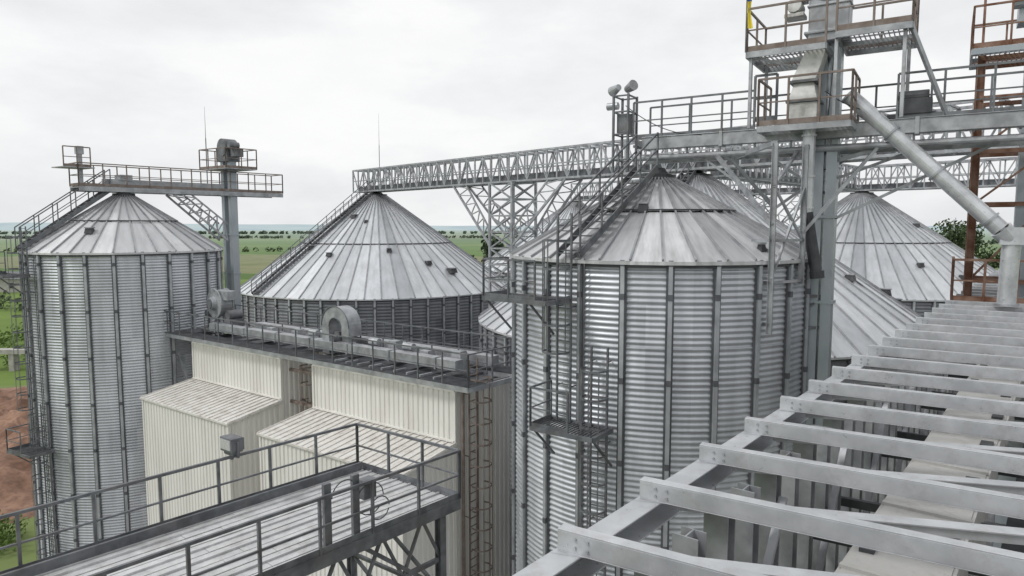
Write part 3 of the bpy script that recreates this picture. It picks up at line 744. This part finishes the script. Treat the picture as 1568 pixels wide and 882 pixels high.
for w in (.45,6.2):
    for k in range(K0*2,NB*2):
        l=k*bay/2+.3
        g.ibeam(R_(l,w,-5.6),R_(l,w,zt-.16),.2,.16,.012,Lg)
    g.ibeam(R_(K0*bay,w,-5.6),R_(NB*bay,w,-5.6),.12,.16)
    g.beam(R_(K0*bay,w-.13,-3.6),R_(NB*bay,w-.13,-3.6),.05,.12)
    for k in range(K0,NB,2):
        l=k*bay+.3; g.beam(R_(l,w+.14,-5.5),R_(l+2*bay,w+.14,-2.5),.07,.05)
for k in range(K0,NB,2): g.beam(R_(k*bay+.3,.4,-5.7),R_(k*bay+.3,6.2,-5.7),.1,.12)
for k in (2,11,20,29):
    for w in (.45,6.2): g.ibeam(R_(k*bay,w,-20),R_(k*bay,w,-5.7),.26,.26,.02,Lg)
mk('side_trusses',gn,g,M['steel'])
g=G(); gd=G()
for (w0,w1,zz) in ((1.15,1.9,-2.95),(3.4,4.2,-2.95)):
    l=K0*bay
    while l<NB*bay:
        g.beam(R_(l,(w0+w1)/2,zz),R_(l+1.69,(w0+w1)/2,zz+.0),w1-w0,.04); g.beam(R_(l+1.64,(w0+w1)/2,zz+.035),R_(l+1.70,(w0+w1)/2,zz+.035),w1-w0+.04,.03)
        gd.slab(R_(l+.5,w0+.1,zz+.03),.12,.24,.05,Wg,Lg); gd.slab(R_(l+1.2,w1-.1,zz+.03),.14,.24,.05,Wg,Lg)
        l+=1.72
    g.beam(R_(K0*bay,w0-.02,zz-.2),R_(NB*bay,w0-.02,zz-.2),.03,.42); g.beam(R_(K0*bay,w1+.02,zz-.2),R_(NB*bay,w1+.02,zz-.2),.03,.42)
mk('conveyor_covers',gn,g,M['plate']); mk('cover_openings',gn,gd,M['dark'])
g=G()
for k in range(K0,NB): g.beam(R_(k*bay+.4,.4,-3.3),R_(k*bay+.4,6.1,-3.3),.06,.1)
g.beam(R_(K0*bay,2.6,-4.6),R_(NB*bay,2.6,-4.6),1.2,.05)
mk('lower_joists',gn,g,M['dark'])

# ---------- ground etc
def plane(name,x0,x1,y0,y1,z,mat):
    g=G(); g.add([(x0,y0,z),(x1,y0,z),(x1,y1,z),(x0,y1,z)],[(0,1,2,3)]); return mk(name,None,g,mat)
m,nt,b=newmat('fields')
tc=N(nt,'ShaderNodeTexCoord').outputs['Object']
mp=N(nt,'ShaderNodeMapping'); mp.inputs['Scale'].default_value=(.0022,.006,1); mp.inputs['Rotation'].default_value=(0,0,.3); nt.links.new(tc,mp.inputs[0])
vo=N(nt,'ShaderNodeTexVoronoi'); vo.inputs['Scale'].default_value=1; nt.links.new(mp.outputs[0],vo.inputs['Vector'])
sp=N(nt,'ShaderNodeSeparateColor'); nt.links.new(vo.outputs['Color'],sp.inputs[0])
cr=N(nt,'ShaderNodeValToRGB'); cr.color_ramp.interpolation='CONSTANT'
els=cr.color_ramp.elements; els[0].position=0; els[0].color=(.11,.20,.04,1); els[1].position=.25; els[1].color=(.16,.24,.06,1)
for p,c in ((.45,(.08,.15,.04,1)),(.62,(.2,.25,.10,1)),(.78,(.12,.20,.045,1)),(.9,(.25,.24,.14,1))):
    e=els.new(p); e.color=c
nt.links.new(sp.outputs[0],cr.inputs[0])
c=mixc(nt,ramp(nt,noise_(nt,.05,tc,6),.35,.7,0,.6),cr.outputs[0],(.06,.10,.03))
c=mixc(nt,ramp(nt,noise_(nt,1.5,tc,6),.4,.7,0,.5),c,(.16,.19,.07))
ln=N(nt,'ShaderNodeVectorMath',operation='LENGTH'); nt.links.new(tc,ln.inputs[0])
c=mixc(nt,ramp(nt,ln.outputs['Value'],250,2200,0,.85),c,(.38,.45,.42))  # aerial haze painted into the ground colour, stronger with distance
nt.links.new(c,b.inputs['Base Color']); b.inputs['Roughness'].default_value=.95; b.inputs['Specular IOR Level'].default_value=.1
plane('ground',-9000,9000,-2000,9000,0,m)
m2=simple('yard_gravel',(.17,.163,.155),(.26,.253,.24),0,.9,.6)
plane('gravel_yard',-27,90,-80,105,.02,m2)
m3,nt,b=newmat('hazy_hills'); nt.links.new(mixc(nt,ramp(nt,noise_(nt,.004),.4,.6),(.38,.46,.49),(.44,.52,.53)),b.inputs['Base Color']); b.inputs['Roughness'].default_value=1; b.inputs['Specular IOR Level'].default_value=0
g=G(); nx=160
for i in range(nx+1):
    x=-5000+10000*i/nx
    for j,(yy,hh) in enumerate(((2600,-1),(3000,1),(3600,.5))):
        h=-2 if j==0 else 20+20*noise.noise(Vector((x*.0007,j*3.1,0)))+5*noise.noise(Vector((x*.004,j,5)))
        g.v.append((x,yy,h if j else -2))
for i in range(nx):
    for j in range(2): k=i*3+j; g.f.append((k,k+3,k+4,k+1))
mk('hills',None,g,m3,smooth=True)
m4,nt,b=newmat('red_soil'); c=mixc(nt,ramp(nt,noise_(nt,.35,detail=8),.35,.65),(.12,.06,.037),(.32,.19,.13)); c=mixc(nt,ramp(nt,noise_(nt,2.5,detail=8),.45,.7,0,.7),c,(.10,.06,.045))
nt.links.new(c,b.inputs['Base Color']); b.inputs['Roughness'].default_value=.95
g=G(); n=110
for i in range(n+1):
    for j in range(n+1):
        x=-85+58*i/n; y=42+42*j/n
        u=min(i,n-i)/n*4; v=min(j,n-j)/n*4; mask=min(1,u)*min(1,v)
        h=(1.0+2.4*noise.noise(Vector((x*.09,y*.09,1)))+1.8*abs(noise.noise(Vector((x*.3,y*.3,4))))+.8*noise.noise(Vector((x*.9,y*.9,8))))*mask-.15
        g.v.append((x,y,h))
for i in range(n):
    for j in range(n): k=i*(n+1)+j; g.f.append((k,k+n+1,k+n+2,k+1))
mk('soil_mounds',None,g,m4,smooth=True)
e=top('concrete_wall',(-70,93,0)); g=G()
g.slab((-72,93,2.7),24,1.4,.6,Vector((1,0,0)),Vector((0,1,0)))
for i in range(7): g.slab((-82+i*3.3,93,1.2),.7,1.2,2.39,Vector((1,0,0)),Vector((0,1,0)))
mk('wall_and_piers',e,g,M['conc'])
X=Vector((1,0,0)); Y=Vector((0,1,0))
for (x,y,w,d,h) in ((-155,208,26,9,4),(-190,300,30,10,5)):
    e=top('farm_shed',(x,y,0)); g=G(); g.slab((x,y,h/2),w,d,h,X,Y); mk('walls',e,g,M['conc'])
    g=G(); g.add([(x-w/2-.5,y-d/2-.5,h+.01),(x+w/2+.5,y-d/2-.5,h+.01),(x+w/2+.5,y,h+2),(x-w/2-.5,y,h+2),(x-w/2-.5,y+d/2+.5,h+.01),(x+w/2+.5,y+d/2+.5,h+.01)],[(0,1,2,3),(3,2,5,4),(0,3,4),(1,5,2)])
    mk('roof',e,g,M['rail'])
    g=G()
    for i in range(5): g.slab((x-w/2+w*(i+.5)/5,y-d/2-.03,h*.5),1.6,.06,1.6,X,Y)
    mk('windows',e,g,M['dark'])
def leaves(g,c,rx,rz,n,s):
    for _ in range(n):
        while True:
            p=Vector((random.uniform(-1,1),random.uniform(-1,1),random.uniform(-1,1)))
            if .25<p.length<1: break
        q=Vector(c)+Vector((p.x*rx,p.y*rx,p.z*rz)); a=Vector((random.gauss(0,1),random.gauss(0,1),random.gauss(0,1))).normalized(); b_=a.orthogonal().normalized()*s*random.uniform(.6,1.2); d=a.cross(b_)
        g.add([q-b_,q+d*.5,q+b_,q-d*.5],[(0,1,2,3)])
def tree(x,y,h,r,mat='leaf',narrow=False,n=26):
    e=top('broadleaf_tree' if not narrow else 'poplar_tree',(x,y,0)); g=G()
    g.tube((x,y,0),(x,y,h*.55),r*.09+.1,8,r*.04); gl=G()
    for i in range(n):
        f=random.uniform(.25,1); ang=random.uniform(0,6.28); rr=r*(math.sin(math.pi*min(1,.15+f*.8))**.7)*random.uniform(.3,.85)
        p=Vector((x+rr*math.cos(ang),y+rr*math.sin(ang),h*f*.93)); g.tube((x,y,h*f*.5),p,.1,5,.03)
        cr_=r*random.uniform(.22,.42); leaves(gl,p,cr_,cr_*1.1,150,.32)
    mk('trunk_and_limbs',e,g,M['bark']); mk('crown',e,gl,M[mat])
tree(-2.6,92,19.3,3.0,'leafd',True,34); tree(-5.5,96,16,3,'leafd',True,20)
for x,y,h in ((66,104,20.8),(72,107,21.2),(78,103,20.3),(84,108,21)): tree(x,y,h,5.5,'leaf',n=30)
def hedge(g,x0,y0,x1,y1,h,n,s):
    for i in range(n):
        t=random.random(); c=(x0+(x1-x0)*t+random.gauss(0,1),y0+(y1-y0)*t+random.gauss(0,2),h*random.uniform(.3,.55)); leaves(g,c,h*.5,h*.45,14,s)
g=G(); hedge(g,-200,235,-140,225,4,60,.8); hedge(g,-128,165,-100,152,4,40,.6); hedge(g,-500,480,-160,520,4,130,1.2)
mk('hedgerow',None,g,M['leaf'])
g=G(); hedge(g,-1000,1000,300,1080,5,420,2.2); hedge(g,60,700,900,760,5,300,2.2); hedge(g,-1500,1500,900,1650,7,420,4)
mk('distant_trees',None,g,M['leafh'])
g=G(); 
for i in range(24): leaves(g,(random.uniform(-37,-31),random.uniform(38.5,42.5),random.uniform(.4,1.2)),.9,.8,90,.16)
for i in range(50): leaves(g,(random.uniform(-100,-58),random.uniform(95,125),random.uniform(.3,1.5)),2,1.6,50,.4)
mk('bushes',None,g,M['leafl'])

# ---------- world, sun, camera
w=bpy.data.worlds.new('World'); scene.world=w; w.use_nodes=True; nt=w.node_tree
bg=nt.nodes['Background']; sk=N(nt,'ShaderNodeTexSky',sky_type='NISHITA'); sk.sun_disc=False
sun_dir=Vector((-.85,-.25,.9)).normalized()
sk.sun_elevation=math.asin(sun_dir.z); sk.sun_rotation=math.atan2(sun_dir.x,sun_dir.y)
tc=N(nt,'ShaderNodeTexCoord').outputs['Generated']
nz=noise_(nt,1.9,tc,8,.58,mscale=(1,1,2.8))
cl=mixc(nt,ramp(nt,nz,.38,.58),(7.9,8.05,8.25),(9.9,9.9,9.9))
cl=mixc(nt,ramp(nt,noise_(nt,5,tc,6,.6,mscale=(1,1,3.5)),.4,.65,0,.35),cl,(8.8,8.9,9.0))
fac=ramp(nt,noise_(nt,1.1,tc,4,.5,mscale=(1,1,2.5)),.3,.5,.93,.98)
nt.links.new(mixc(nt,fac,sk.outputs[0],cl),bg.inputs[0]); bg.inputs[1].default_value=.1
sl=bpy.data.lights.new('sun','SUN'); sl.energy=1.5; sl.angle=math.radians(12); sl.color=(1,.985,.96)
so=bpy.data.objects.new('sun',sl); COL.objects.link(so); so.rotation_euler=(-sun_dir).to_track_quat('-Z','Y').to_euler()
cam=bpy.data.cameras.new('camera'); cam.lens=24; cam.sensor_width=36; cam.clip_end=20000; cam.clip_start=.05
co=bpy.data.objects.new('camera',cam); COL.objects.link(co); co.location=(0,0,H); co.rotation_euler=(math.radians(90-5.25),0,0); scene.camera=co
scene.view_settings.view_transform='Standard'; scene.view_settings.look='None'; scene.view_settings.exposure=0
